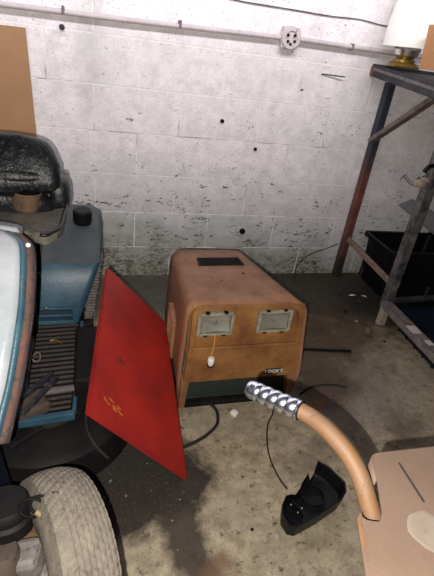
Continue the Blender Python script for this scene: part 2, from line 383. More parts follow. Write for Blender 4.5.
# bottom sides legs of front
b = NB()
prism(b, [Vector((.484, YF-.004, 0)), Vector((.484, YF-.004, .15)), Vector((.515, YF-.004, .15)), Vector((.505, YF-.004, 0))], Vector((0, .03, 0)))
link('front_leg', b, HOODM, hd); b = NB()
prism(b, [Vector((.925, YF-.004, 0)), Vector((.905, YF-.004, .15)), Vector((.950, YF-.004, .15)), Vector((.940, YF-.004, 0))], Vector((0, .03, 0)))
link('front_leg', b, HOODM, hd)
b = NB(); box(b, (.715, YF+.035, .075), (.42, .006, .12)); link('grille', b, GRILLE, hd)
b = NB(); box(b, (.715, YF+.01, .012), (.42, .03, .022), None, .004); box(b, (.715, YF+.01, .136), (.42, .02, .008)); link('grille_frame', b, DECK, hd)
def headlight(cx, cz, w_, h_):
    y = YP
    b = NB()
    for sx, sz, dx, dz in ((w_, .008, 0, h_/2), (w_, .008, 0, -h_/2), (.008, h_, w_/2, 0), (.008, h_, -w_/2, 0)):
        box(b, (cx+dx, y-.010, cz+dz), (sx+.004, .022, sz+.004), None, .002)
    L_ = link('headlight', b, LAMPF, hd)
    b = NB(); rows = []
    for i in range(11):
        row = []
        for j in range(13):
            u = j/6-1; v = i/5-1; row.append(Vector((cx+u*w_*.47, y-.016+.014*(1-min(1, (u*u+v*v)*.6)), cz+v*h_*.47)))
        rows.append(row)
    loft(b, rows, closed=False); link('reflector', b, REFL, L_, 80)
    b = NB(); lathe(b, [(0, 0), (.009, 0), (.009, .006), (.005, .012), (0, .013)], (cx, y-.001, cz), (0, -1, 0), 12); link('bulb', b, SILVER, L_, 40)
    b = NB(); box(b, (cx, y-.0185, cz), (w_*.94, .003, h_*.94)); link('lens', b, GLASS, L_)
    for sx in (-1, 1):
        b = NB(); box(b, (cx+sx*w_*.28, y-.01, cz-h_*.56), (.014, .024, .006)); link('retaining_clip', b, DECK, L_)
        b = NB(); box(b, (cx+sx*w_*.28, y-.01, cz+h_*.56), (.014, .024, .006)); link('retaining_clip', b, DECK, L_)
headlight(.580, .390, .116, .080); headlight(.797, .392, .116, .080)
# hanging socket and wire
b = NB(); tube(b, spline([Vector((.585, YP-.014, .35)), Vector((.584, YP-.02, .30)), Vector((.578, YP-.022, .262))]), .0022, 6); wr = link('lamp_wire', b, ORANGEW, hd)
b = NB(); lathe(b, [(0, -.018), (.009, -.018), (.011, -.008), (.0125, 0), (.0125, .012), (.010, .016), (0, .017)], (.578, YP-.03, .240), (0, 0, 1), 12); link('lamp_socket', b, WHITE, wr, 40)
b = NB(); lathe(b, [(0, -.008), (.013, -.008), (.014, 0), (0, .001)], (.578, YP-.028, .226), (0, 0, 1), 12); link('socket_rim', b, INK, wr, 40)
# badge
b = NB(); box(b, (.838, YP-.0175, .163), (.068, .003, .022)); bd = link('badge', b, INK, hd)
fc = bpy.data.curves.new('badge_lettering', 'FONT'); fc.body = "LOOK'S"; fc.size = .0215; fc.extrude = .0008; fc.align_x = 'CENTER'; fc.align_y = 'CENTER'
fobj = bpy.data.objects.new('badge_text', fc); COL.objects.link(fobj); fobj.location = (.838, YP-.0200, .163); fobj.rotation_euler = (math.pi/2, 0, 0)
bpy.context.view_layer.update(); dg = bpy.context.evaluated_depsgraph_get(); me = bpy.data.meshes.new_from_object(fobj.evaluated_get(dg))
me.transform(fobj.matrix_world); bpy.data.objects.remove(fobj); me.materials.clear(); me.materials.append(WHITE)
lt = bpy.data.objects.new('lettering', me); COL.objects.link(lt); lt.parent = bd; lt.matrix_parent_inverse = bd.matrix_world.inverted()
# top slot, dimple, small plug
b = NB(); tz = .4565-.0035
prism(b, [Vector((.588, -.705, tz)), Vector((.765, -.700, tz)), Vector((.775, -.765, tz)), Vector((.582, -.775, tz))], Vector((0, 0, .003)))
for k in range(7): box(b, (.679, -.714-.009*k, tz+.004), (.17, .003, .004))
link('vent_grid', b, DECK, hd)
b = NB(); lathe(b, [(0, .004), (.018, .004), (.034, .001), (.036, -.002)], (.612, -.885, .4585), (0, 0, 1), 20); lathe(b, [(0, .006), (.005, .006), (.006, .0)], (.612, -.885, .460), (0, 0, 1), 10); link('dimple', b, HOODM, hd, 40)
b = NB(); lathe(b, [(0, .004), (.007, .003), (.008, -.002)], (.745, -.84, .4515), (0, 0, 1), 10); link('top_screw', b, DECK, hd, 40)
for px in (.62, .76, .70):
    b = NB(); box(b, (px+.005, YP-.004, .442), (.02, .006, .006)); link('slot_clip', b, DECK, hd)
# left side bracket
b = NB()
for (a, c) in (((.479, -.80, .30), (.479, -.80, .10)), ((.479, -.89, .27), (.479, -.89, .10)), ((.479, -.80, .30), (.479, -.89, .27)), ((.479, -.80, .105), (.479, -.89, .105))): bar(b, a, c, .016, .02, Vector((1, 0, 0)), .002)
link('side_bracket', b, HOODM, hd)

# ================================================================ RED SHEET
Cc = at_z(187, 478, .004); B_ = at_z(89, 412, .32); D_ = at_z(165, 322, .20)
nrm = (B_-Cc).cross(D_-Cc).normalized(); ra = ray(108, 268); A_ = CAM+ra*((Cc-CAM).dot(nrm)/ra.dot(nrm))
if nrm.z < 0: nrm = -nrm
rs_ = thing('red_sheet', 'bright red painted sheet metal panel leaning between the blue machine and the orange hood', 'metal panel', Cc)
b = NB(); prism(b, rounded([A_, D_, Cc, B_], [.008, .01, .006, .01], 3), -nrm*.003)
rp = link('panel', b, RED, rs_)
b = NB()
for P1, P2 in ((A_, D_), (D_, Cc)):
    bar(b, P1-nrm*.007, P2-nrm*.007, .004, .014, nrm)
bar(b, A_-nrm*.006, B_-nrm*.006, .004, .012, nrm); bar(b, B_-nrm*.006, Cc-nrm*.006, .004, .012, nrm)
link('folded_edge', b, RED, rs_)
# yellow scrape lines near lower left corner
SCR = worn('ochre_scrape', (.50, .20, .03), (.45, .12, .02), (.45, .05, .02), 50, .5, .7, bs=0)
ex = (Cc-B_).normalized(); ey = (A_-B_).normalized(); b = NB()
for k in range(9):
    c = B_+ex*(.055+.008*k+random.uniform(-.004, .004))+ey*(.085-.002*k+random.uniform(-.02, .015))+nrm*.0006
    l = random.uniform(.006, .014); d = (ex*.9+ey*random.uniform(-.5, .1)).normalized(); q = d.cross(nrm)*random.uniform(.003, .006)
    prism(b, [c-d*l-q*.2, c-q, c+d*l, c+q*.8], nrm*.0004)
link('paint_scrape', b, SCR, rs_, label='ochre scraped patch')

# ================================================================ BLUE MACHINE
bm_ = thing('blue_engine_unit', 'blue garden machine body with black filler cap and ribbed step, behind the pale fender', 'garden machine', (.05, -.8, 0))
def ringx(x0, x1, y, z, xr=0): return x0, x1, y, z
lv = [  # z-levels: (xl, xr, yfront, yback, z)
    (-.045, .128, -.775, -.50, .205), (-.035, .150, -.765, -.47, .27), (-.018, .185, -.735, -.44, .36), (-.010, .212, -.70, -.42, .43), (.0, .214, -.60, -.41, .49), (.01, .208, -.50, -.40, .535), (.04, .180, -.46, -.40, .553)]
b = NB(); loft(b, [rounded([Vector((a, yf, z)), Vector((c, yf, z)), Vector((c+.012, yb, z)), Vector((a, yb, z))], [.012, .03, .03, .01], 5) for a, c, yf, yb, z in lv])
bd_ = link('tank_body', b, [BLUE, BLUED], bm_, 35)
for p_ in bd_.data.polygons:
    if p_.center.z > .435 and len(p_.vertices) <= 4 or p_.center.z > .53 or p_.center.y > -.55: p_.material_index = 1
cp = at_y(82.5, 216, -.52)
b = NB(); lathe(b, [(0, .056), (.030, .056), (.036, .050), (.037, .01), (.034, .006), (.034, 0), (.0, 0)], (cp.x, -.52, .525), (0, -.12, 1), 24, lambda k, h: .0012*(k % 2)); link('filler_cap', b, BLACKP, bm_, 30)
# recessed panel lines at front bottom
b = NB()
for (z, hgt) in ((.245, .010), (.275, .006), (.222, .006)): box(b, (.045, -.777+(z-.22)*.18, z), (.13, .012, hgt), None, .003)
link('slot_trim', b, BLUE, bm_)
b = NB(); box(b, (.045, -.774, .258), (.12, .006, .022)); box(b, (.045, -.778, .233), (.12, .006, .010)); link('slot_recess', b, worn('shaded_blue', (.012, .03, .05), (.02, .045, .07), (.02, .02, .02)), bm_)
b = NB(); q = at_y(46, 309, -.785); lathe(b, [(0, .004), (.006, .003), (.007, 0)], q, (0, -1, 0), 10); link('slot_screw', b, SILVER, bm_, 40)
# black clips at left side
for py in (275, 297, 318):
    q = at_y(38, py, -.76); b = NB(); box(b, q, (.014, .016, .02), None, .003); link('edge_clip', b, BLACKP, bm_)
# radiator core edge right of tank: grey mesh strip
b = NB()
for k in range(26):
    box(b, (.205-.002*k+.004*(k % 2), -.60-.005*k, .42-.010*k), (.03, .05, .007), None)
box(b, (.16, -.60, .27), (.06, .10, .30))
link('cooling_fins', b, STEELG, bm_)
# ribbed step
b = NB(); S0 = at_z(32, 326, .20); S1 = at_z(81, 323, .20); S2 = at_z(73, 412, .135); S3 = at_z(22, 420, .135)
prism(b, [S0, S1, S2, S3], Vector((0, 0, -.012))); link('step_board', b, DECK, bm_)
b = NB()
for k in range(19):
    t = (k+.6)/19.5; a = S0.lerp(S3, t)+Vector((.012, 0, .003)); c = S1.lerp(S2, t)+Vector((-.008, 0, .003))
    bar(b, a, c, .007, .010, Vector((0, 0, 1)), .002)
link('rib_mat', b, RIB, bm_)
b = NB(); bar(b, S1+Vector((.004, 0, .0)), S2+Vector((.004, 0, .0)), .012, .025, Vector((0, 0, 1)), .002); bar(b, S0, S3, .012, .02, Vector((0, 0, 1)), .002)
bar(b, S3+Vector((-.01, -.012, 0)), S2+Vector((.006, -.012, 0)), .020, .028, Vector((0, 0, 1)), .003)
link('step_frame', b, BLUE, bm_)
b = NB(); bar(b, at_z(42, 392, .19), at_z(88, 386, .18), .018, .012, Vector((0, 0, 1)), .002); link('cross_bar', b, STEELG, bm_)
b = NB(); bar(b, at_z(52, 374, .21), at_z(14, 404, .24), .012, .018, bev=.002); bar(b, at_z(57, 378, .20), at_z(22, 414, .22), .012, .018, bev=.002)
link('channel_bracket', b, STEELD, bm_)
b = NB(); q = at_z(30, 406, .15); box(b, q, (.10, .09, .05), Matrix.Rotation(.5, 3, 'Z'), .012); link('rusty_block', b, KPIN, bm_)
b = NB(); cen = at_z(36, 357, .215)
tube(b, [cen+Vector((.014*math.cos(t), .022*math.sin(t), .004*math.sin(2*t))) for t in [2*math.pi*k/24 for k in range(25)]], .0022, 6)
tube(b, spline([at_z(33, 336, .22), at_z(33, 345, .22), at_z(30, 358, .22), at_z(29, 372, .22)]), .003, 6)
link('wire_clip', b, STRUT, bm_)
# small bright sticks on the ribs
b = NB(); tube(b, spline([at_z(50, 341, .205), at_z(55, 340, .208), at_z(62, 343, .205)]), .004, 6); link('ochre_scrap', b, BRASS, bm_)
# black deck with rim
b = NB(); lathe(b, [(0, .14), (.12, .14), (.14, .11), (.245, .105), (.27, .09), (.285, .03), (.29, .0), (.27, .0), (0, 0)], (.03, -1.07, .0), (0, 0, 1), 48); link('mower_deck', b, DECK, bm_, 35)
b = NB(); box(b, (.03, -.62, .10), (.30, .30, .20), None, .01); box(b, (-.07, -.68, .31), (.10, .30, .42), None, .01); box(b, (.155, -.98, .16), (.08, .30, .14), None, .01)
box(b, (-.2, -.85, .265), (.18, .3, .53), None, .01)
link('engine_block', b, DECK, bm_)
b = NB(); tube(b, spline([at_z(82, 372, .20), at_z(88, 395, .16), at_z(86, 425, .13), at_z(95, 445, .10), at_z(108, 458, .06)]), .006, 6); link('black_cable', b, RUBBER, bm_, 60)
b = NB(); bar(b, at_z(10, 448, .14), at_z(42, 428, .15), .014, .014, bev=.002); link('deck_lever', b, DECK, bm_)
b = NB(); bar(b, at_z(95, 352, .2), at_z(92, 392, .17), .02, .03, bev=.003); link('side_bracket', b, DECK, bm_)

# ================================================================ SEAT
st = thing('tractor_seat', 'cracked black vinyl tractor seat with a dusty pan at the left edge', 'seat', (-.08, -.85, .60))
# back cushion: rounded loft
def cushion(bm, cx, cy, cz, sx, sy, sz, n=2.6, nz=.006, seed=0, rot=None, seg=28, rows=16):
    V = []
    for i in range(rows+1):
        ph = -math.pi/2+math.pi*i/rows; row = []
        for j in range(seg):
            th = 2*math.pi*j/seg
            f = lambda c, e: math.copysign(abs(c)**(2/e), c)
            p = Vector((sx*f(math.cos(ph), n)*f(math.cos(th), n), sy*f(math.cos(ph), n)*f(math.sin(th), n), sz*f(math.sin(ph), n)))
            p += p.normalized()*noise.noise(Vector((p.x*9+seed, p.y*9, p.z*9)))*nz*2
            if rot: p = rot @ p
            row.append(p+Vector((cx, cy, cz)))
        V.append(row)
    loft(bm, V)
SW = -.13
b = NB(); cushion(b, SW, -.69, .786, .200, .085, .095, 6, .016, 2, Matrix.Rotation(-.45, 3, 'X'), 40, 24); bk = link('back_cushion', b, SEATM, st, 60)
b = NB(); cushion(b, SW+.01, -.775, .778, .175, .020, .022, 2.5, .008, 5, Matrix.Rotation(-.35, 3, 'X'), 40, 16); link('cushion_fold', b, SEATM, bk, 60)
PR = .665
po = [at_z(-50, 190, PR), at_z(60, 192, PR), at_z(67, 205, PR), at_z(60, 229, PR), at_z(45, 237, PR), at_z(0, 224, PR), at_z(-50, 213, PR)]
ro = rounded(po, [0, .03, .02, .02, .015, 0, 0], 5); ce = sum(ro, Vector())/len(ro)
def sc(pts, f, dz): return [Vector((ce.x+(v.x-ce.x)*f, ce.y+(v.y-ce.y)*f, v.z+dz)) for v in pts]
b = NB(); V = loft(b, [sc(ro, .97, -.03), sc(ro, 1, -.01), sc(ro, 1.0, .004), sc(ro, .985, .007), sc(ro, .93, -.004), sc(ro, .5, -.012)], cap=True)
link('seat_pan', b, DUST, st, 50)
b = NB(); tube(b, [v+Vector((0, 0, .003)) for v in ro[4:-2]], .006, 8); link('pan_rim', b, SEATM, st, 60)
b = NB(); q = at_z(61, 186, .705); cushion(b, q.x, q.y, q.z-.01, .026, .10, .045, 3.5, .014, 9, None, 32, 20); link('side_bolster', b, SEATM, st, 60)
b = NB(); cushion(b, -.12, -.73, .665, .18, .04, .05, 3, .012, 12, None, 40, 20); link('torn_padding', b, SEATM, st, 60)
b = NB(); q = at_z(-6, 183, .72); cushion(b, q.x, q.y, q.z, .045, .035, .035, 5, .002, 3); link('side_box', b, NAVY, st, 50)
b = NB(); box(b, (-.16, -.87, .58), (.18, .18, .10)); link('seat_mount', b, DECK, st)
# tin can lying in the pan
tn = thing('rusty_tin', 'small rusty open tin lying in the dusty seat pan', 'tin', (.01, -.97, .66))
b = NB(); c = at_z(26, 200, .69)
ax = Vector((.10, -.04, 1)); lathe(b, [(0, -.028), (.040, -.028), (.043, -.02), (.047, .026), (.049, .030), (.044, .030), (.038, -.022), (0, -.022)], c, ax, 28); link('tin_body', b, TINM, tn, 40)
b = NB(); lathe(b, [(.0475, .028), (.051, .031), (.0475, .034), (.044, .031)], c, ax, 28); link('tin_rim', b, TINM, tn, 60)
b = NB(); lathe(b, [(0, .0), (.040, .0)], c, ax, 28); link('old_grease', b, DECK, tn)

# ================================================================ PALE FENDER MOWER (left foreground)
rm = thing('riding_mower', 'glare-white and blue riding mower nose with dusty front wheel at the bottom left corner', 'riding mower', (-.05, -1.5, 0))
pf = [at_d(x, y, d*.92) for x, y, d in ((20, 233, 1.20), (31, 243, 1.16), (34, 262, 1.13), (33, 300, 1.11), (29, 335, 1.08), (22, 380, 1.05), (14, 415, 1.02), (7, 445, 1.0))]
pf = spline(pf, 4)
NRM = Vector((0, -.83, .55)).normalized()
def off(p, dx, dn): return p+Vector((dx, -.25*dx, 0))+NRM*dn*.9
def strip(c0, c1, mat, name, th=.004):
    b = NB(); V = loft(b, [[off(p, *c0), off(p, *c1)] for p in pf], closed=False); o = link(name, b, mat, rm, 60); solid(o, th, 0); return o
strip((-.001, -.014), (-.017, .0), SALMON, 'faded_strip'); 
strip((.0, -.04), (-.001, -.014), STEELD, 'strip_edge')
strip((-.017, 0), (-.031, .010), LBLUE, 'blue_stripe')
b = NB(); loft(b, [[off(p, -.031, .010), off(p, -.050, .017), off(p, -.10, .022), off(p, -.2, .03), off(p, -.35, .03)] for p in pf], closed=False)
o = link('nose_panel', b, GLAREP, rm, 60); solid(o, .004, 0)
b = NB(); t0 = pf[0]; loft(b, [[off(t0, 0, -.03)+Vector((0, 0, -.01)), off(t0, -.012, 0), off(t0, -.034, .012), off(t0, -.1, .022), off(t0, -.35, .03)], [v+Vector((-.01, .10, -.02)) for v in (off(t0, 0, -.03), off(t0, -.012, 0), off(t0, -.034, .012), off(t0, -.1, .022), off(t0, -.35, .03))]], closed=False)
o = link('nose_top', b, GLAREP, rm, 60); solid(o, .004, 0)
for k, (x, y) in enumerate(((28, 243), (27, 262), (25, 285))):
    q = at_d(x, y, 1.12); b = NB()
q = at_d(28, 245, 1.04); b = NB(); lathe(b, [(0, .006), (.005, .005), (.006, 0), (0, 0)], q, (0.4, -1, .4), 10); link('nose_screw', b, WHITE, rm, 40)
# lower dark blue side
b = NB(); box(b, at_d(-3, 476, 1.02)+Vector((-.05, 0, 0)), (.12, .10, .20), Matrix.Rotation(-.1, 3, 'Y'), .015); link('lower_side', b, NAVY, rm)
# wheel
WC = Vector((.102, -1.715, .213)); WA = Vector((math.cos(math.radians(-6)), math.sin(math.radians(-6)), 0))
WA = Vector((.93, .31, -.22)).normalized(); R_ = .21; HW = .060
tn_ = thing('x', 'x', 'x', (0, 0, 0)); bpy.data.objects.remove(tn_)
prof = []
for k in range(57):
    t = -1+2*k/56; prof.append((R_-.016*abs(t)**2.2-.030*max(0, abs(t)-.86)/.14, t*HW))
prof = [(.105, -HW*.72), (.115, -HW*.88), (.15, -HW*1.02)]+prof+[(.15, HW*1.02), (.115, HW*.88), (.105, HW*.72)]
def tread(k, h):
    if abs(h) > HW*.94: return 0
    row = (h+HW)/(2*HW)*11; fr = row % 1; ph = (k+2*int(row)+int(fr*2)) % 5
    return -.0026 if (ph == 0 or fr < .16) else .0008
b = NB(); lathe(b, prof, WC, WA, 300, tread); link('tyre', b, TREAD, rm, 45)
b = NB(); lathe(b, [(.112, -HW*.80), (.116, -HW*.86), (.108, -HW*.86), (.098, -HW*.5), (.096, HW*.5), (.108, HW*.86), (.116, HW*.86), (.112, HW*.80)], WC, WA, 40)
lathe(b, [(.10, -HW*.35), (.06, -HW*.25), (.035, -HW*.6), (.0, -HW*.62), (0, HW*.62), (.035, HW*.6), (.06, HW*.25), (.1, HW*.35)], WC, WA, 32); link('rim', b, RIM, rm, 40)
b = NB(); lathe(b, [(0, -.16), (.022, -.16), (.022, -.05), (.04, -.045), (.04, 0), (0, 0)], WC, WA, 20); link('hub', b, STEELG, rm, 40)
# black spindle housing left of the wheel and ring, rusty axle beam
b = NB(); lathe(b, [(0, .03), (.040, .03), (.048, .02), (.048, .006), (.055, .0), (.055, -.03), (0, -.03)], at_d(6, 512, .88), (0, .1, 1), 32); link('spindle_housing', b, DECK, rm, 40)
b = NB(); c = at_d(32, 508, .85)
for k in range(3): tube(b, [c+Vector((0.02*k, 0, .004*k))+RGT*(.026*math.cos(t))+UP*(.018*math.sin(t)) for t in [2*math.pi*j/20 for j in range(21)]], .0035, 6)
link('coil_spring', b, DECK, rm, 60)
b = NB(); bar(b, at_d(-20, 566, .86), at_d(42, 556, .86), .06, .05, Vector((0, 0, 1)), .012); link('axle_beam', b, STEELG, rm)
b = NB(); lathe(b, [(0, -.05), (.03, -.05), (.034, -.04), (.034, .04), (.03, .05), (0, .05)], at_d(2, 572, .84), (0, .3, 1), 20); link('king_pin', b, KPIN, rm, 40)
b = NB(); tube(b, spline([at_d(36, 512, .84), at_d(45, 518, .84), at_d(51, 530, .84), at_d(53, 543, .84)]), .006, 8); link('steering_arm', b, RIM, rm, 50)

# ================================================================ RACK / BENCH on the right
rk = thing('steel_rack', 'tall rusty angle-steel bench frame against the wall at the right', 'rack', (1.75, -.3, 0))
def angle(a, bb, w1, w2, mat, name, up=Vector((0, 1, 0)), t=.005):
    b = NB(); a = Vector(a); bb = Vector(bb); z = (bb-a).normalized(); x = up.cross(z).normalized(); y = z.cross(x)
    prism(b, [a, a+x*w1, a+x*w1+y*t, a+x*t+y*t, a+x*t+y*w2, a+y*w2], bb-a); return link(name, b, mat, rk)
# post 1 : upper dark, lower rusty in one material by height
def post_mat():
    s = N('post_paint_over_rust'); X, Y, Z = s.sep(); f = s.ramp(s.math('ADD', Z, s.ramp(s.noise(14, 6), .3, .7, -.06, .06)), .66, .82)
    c = s.mix(f, s.mix(s.ramp(s.noise(12), .4, .6), (.17, .055, .042), (.10, .04, .035)), (.028, .032, .052))
    c = s.mix(s.ramp(s.math('ADD', Z, s.ramp(s.noise(14, 6), .3, .7, -.06, .06)), .28, .12), c, (.028, .018, .014))
    return s.done(c, .6, 0, s.noise(60), .3, .003)
POST = post_mat()
b = NB(); box(b, (1.712, -.035, .575), (.044, .044, 1.15), None, .004)
link('post', b, POST, rk)
P2T = at_y(434, 165, -.585); P2B = at_y(385, 299, -.585); P2B.z = max(P2B.z, .10)
P2X = (P2T.x+P2B.x)/2+.02
b = NB()
prism(b, [Vector((P2X-.022, -.60, .10)), Vector((P2X+.022, -.60, .10)), Vector((P2X+.022, -.594, .10)), Vector((P2X-.016, -.594, .10)), Vector((P2X-.016, -.556, .10)), Vector((P2X-.022, -.556, .10))], Vector((0, 0, 1.03)))
box(b, (P2X+.012, -.575, .62), (.03, .03, 1.02)); 
link('post', b, worn('scuffed_post_paint', (.018, .020, .028), (.15, .135, .13), (.03, .03, .035), 18, .60, .6, spec=.3), rk)
# third, fourth posts off to the right/front
for (x, y) in ((P2X, -1.32), (2.35, -.035), (2.35, -1.32)):
    b = NB(); box(b, (x, y, .57), (.04, .04, 1.12), None, .003); link('post', b, STEELD, rk)
for y in (-.585,):
    b = NB(); box(b, (2.35, y, .57), (.04, .04, 1.12), None, .003); link('post', b, STEELD, rk)
b = NB(); bar(b, (P2X, -.585, .105), (P2X-.012, -.60, 0), .042, .036, Vector((0, 1, 0)), .006); link('foot', b, DIRTY, rk, label='pale worn foot block')
# top shelf
b = NB(); T0 = Vector((1.60, 0, 1.196))
sh = [Vector((1.595, -.004, 1.212)), Vector((1.565, -.60, 1.165)), Vector((1.53, -1.36, 1.110)), Vector((2.45, -1.36, 1.110)), Vector((2.45, -.004, 1.212))]
prism(b, sh, Vector((0, 0, -.012))); link('shelf_top', b, STEELG, rk)
b = NB(); bar(b, sh[0]+Vector((.012, -.005, -.014)), sh[2]+Vector((.012, 0, -.014)), .022, .058, Vector((0, 0, 1)), .003); bar(b, sh[0]+Vector((0, -.012, -.014)), sh[4]+Vector((0, -.012, -.014)), .022, .058, Vector((0, 0, 1)), .003); link('shelf_edge', b, STEELD, rk)
b = NB(); box(b, sh[0]+Vector((.012, -.012, -.018)), (.028, .03, .046), None, .003); link('shelf_corner', b, STEELR, rk)
# brace
b = NB(); bar(b, at_y(371, 141, -.05), (P2X-.0, -.43, 1.125), .024, .040, Vector((1, 0, 0)), .003); link('brace', b, worn('scuffed_brace', (.10, .065, .06), (.20, .16, .15), (.035, .03, .03), 18, .6, .7), rk)
# stretcher
b = NB(); bar(b, Vector((1.715, -.055, .262)), at_y(396, 288, -.555), .032, .018, Vector((1, 0, 0)), .003); link('stretcher', b, STRUT, rk)
# low rail to the front
r1 = at_z(386, 301, .145); r2 = at_z(434, 350, .145); rd = (r2-r1)
b = NB(); bar(b, r1, r1+rd*1.6, .05, .012, Vector((0, 0, 1)), .002); bar(b, r1+Vector((-.022, 0, -.014)), r1+rd*1.6+Vector((-.022, 0, -.014)), .008, .040, Vector((0, 0, 1)), .002); link('low_rail', b, STEELG, rk)
b = NB(); bar(b, r1+Vector((.0, 0, -.0)), Vector((2.35, r1.y+.04, .145)), .03, .02, Vector((0, 0, 1)), .002); link('low_rail', b, STEELD, rk)
dr = rd.normalized(); sd = dr.cross(Vector((0, 0, 1))).normalized()
b = NB(); c = at_z(414, 330, .152); prism(b, [c-dr*.035-sd*.024, c-dr*.035+sd*.024, c+dr*.03+sd*.026, c+dr*.03-sd*.024], Vector((0, 0, .002))); lb = link('paper_label', b, PAPER, rk, label='creased pale paper label')
b = NB(); box(b, c-dr*.045+Vector((0, 0, .002)), (.016, .05, .004), Matrix.Rotation(math.atan2(dr.y, dr.x)+math.pi, 3, 'Z').to_3x3()); link('label_edge', b, STEELR, lb)
b = NB(); c = at_z(430, 343, .152); prism(b, [c-dr*.02-sd*.01, c-dr*.02+sd*.02, c+dr*.02+sd*.02, c+dr*.02-sd*.012], Vector((0, 0, .002))); link('paper_label', b, PAPER, rk)
# clamp knob on the second post
ck = at_y(420, 183, -.65); kn = thing('spring_clamp', 'pale clamp with black curved grip hooked on the second post', 'clamp', ck)
b = NB(); cushion(b, ck.x, ck.y, ck.z, .030, .020, .018, 2.5, .003, 4); cushion(b, ck.x+.02, ck.y, ck.z+.014, .022, .018, .012, 2.3, .002, 6); link('clamp_body', b, DIRTY, kn, 60)
b = NB(); tube(b, spline([at_y(424, 172, -.63), at_y(429, 167, -.63), at_y(436, 166, -.63), at_y(445, 170, -.63)]), .010, 8); link('clamp_grip', b, BLACKP, kn, 60)
b = NB(); tube(b, spline([at_y(420, 187, -.61), at_y(410, 184, -.60), at_y(404, 177, -.60), at_y(400, 180, -.60)]), .0018, 6); link('loose_wire', b, DECK, kn, 60)
b = NB(); box(b, (P2X+.02, -.61, ck.z-.01), (.05, .03, .05), None, .004); link('clamp_jaw', b, STEELD, kn)

# ---------------- lamp on the rack
SZ = lambda y: 1.212+(y+.004)*(1.165-1.212)/.6
lamp = at_y(402, 68, -.18); lx, ly = lamp.x, -.18; lz = SZ(ly)
lp = thing('table_lamp', 'table lamp with large white shade, glass body and brass foot on the rack', 'lamp', (lx, ly, lz))
b = NB(); lathe(b, [(0, 0), (.075, 0), (.078, .006), (.070, .016), (.052, .022), (.048, .034), (0, .036)], (lx, ly, lz+.001), (0, 0, 1), 28); link('lamp_foot', b, BRASS, lp, 35)
b = NB(); lathe(b, [(.030, .034), (.052, .052), (.060, .075), (.052, .098), (.030, .112), (.018, .13), (.018, .30)], (lx, ly, lz), (0, 0, 1), 28, lambda k, h: .002*(k % 2)); link('glass_body', b, SILVER, lp, 30)
shb = lz+.085; b = NB(); c = Vector((lx+.012, ly+.0, shb)); tl = Vector((-.02, 0, 1))
lathe(b, [(.130, 0), (.126, .10), (.085, .34), (.083, .34), (.123, .10), (.127, .001)], c, tl, 48); link('lamp_shade', b, SHADE, lp, 40)
# cardboard box
bxp = at_y(413, 84, -.33); cb = thing('cardboard_box', 'brown cardboard box on the rack in front of the lamp', 'box', (bxp.x, -.33, SZ(-.33)))
b = NB(); box(b, (bxp.x+.082, -.42, SZ(-.33)+.088), (.20, .14, .170), Matrix.Rotation(-.10, 3, 'Y'), .002); link('carton', b, CARD, cb)
b = NB(); box(b, (bxp.x+.075, -.42, SZ(-.33)+.180), (.19, .10, .004), Matrix.Rotation(-.10, 3, 'Y')); link('box_flap', b, CARD, cb)

# ---------------- totes under the rack
def tote(name, label, c, sx, sy, h, rz, mat, lip=.018, taper=.88, grp=None):
    t = thing(name, label, 'crate', (c[0], c[1], 0), grp); R = Matrix.Rotation(rz, 3, 'Z'); C0 = Vector((c[0], c[1], c[2] if len(c) > 2 else 0))
    def ring(f, z, g=0): return [C0+R @ Vector(v) for v in [(p.x, p.y, z) for p in rounded([Vector((-sx/2*f-g, -sy/2*f-g, 0)), Vector((sx/2*f+g, -sy/2*f-g, 0)), Vector((sx/2*f+g, sy/2*f+g, 0)), Vector((-sx/2*f-g, sy/2*f+g, 0))], .03, 4)]]
    b = NB(); loft(b, [ring(taper, .002), ring(1, h), ring(1, h, -.006), ring(taper, .012, -.006)], cap=True); BODY = b
    b = NB(); loft(b, [ring(1, h-.02, .001), ring(1, h-.02, lip), ring(1, h+.003, lip), ring(1, h+.003, -.004)], cap=False); link('crate_lip', b, mat, t, 40)
    b = BODY
    for k in range(6):
        for s_ in (-1, 1): box(b, C0+R @ Vector((s_*(sx/2*.945), -sy/2+sy*(k+.5)/6*.9+.02, h*.48)), (.008, .010, h*.8), R)
    for s_ in (-1, 1): box(b, C0+R @ Vector((0, s_*(sy/2*.96), h*.5)), (sx*.5, .01, .02), R)
    link('crate_body', b, mat, t, 40)
    return t
tote('storage_crate', 'large open black plastic crate against the wall under the rack', (2.07, -.20), .46, .30, .31, -.05, BLACKP)
tote('storage_crate', 'navy open plastic tote under the low rail of the rack', (1.925, -.875), .42, .50, .110, -.08, NAVY)
tote('storage_crate', 'small dark crate between the black crate and the navy tote', (1.98, -.47), .30, .16, .115, .05, BLACKP)
# grey tubes & loose gear in totes
for k, (p0, p1, r) in enumerate((((1.88, -.14, .10), (2.2, -.17, .22), .010), ((1.92, -.28, .1), (2.2, -.26, .16), .008))):
    b = NB(); tube(b, [Vector(p0), (Vector(p0)+Vector(p1))/2+Vector((0, 0, .01)), Vector(p1)], r, 8)
    tag(link('plastic_tube', b, STEELD, smooth=60), ('thick' if k == 0 else 'thin')+' dark tube lying across the large black crate', 'tube')
b = NB(); c = at_z(432, 322, .155); tube(b, [Vector((2.0+.045*math.cos(t), -.82+.045*math.sin(t), .03+.012*math.sin(t))) for t in [2*math.pi*j/24 for j in range(25)]], .007, 8)
tag(link('hose_ring', b, STRUT, smooth=60), 'coiled pale hose ring lying in the navy tote', 'hose')
b = NB(); q = [at_y(407, 236, -.42), at_y(409, 230, -.42), at_y(440, 248, -.42), at_y(440, 262, -.42)]
q = [at_z(402, 206, .40), at_z(414, 203, .40), at_z(446, 226, .40), at_z(446, 248, .40)]
q = [at_y(400, 204, -.18), at_y(412, 199, -.12), at_y(446, 219, -.12), at_y(446, 242, -.18)]
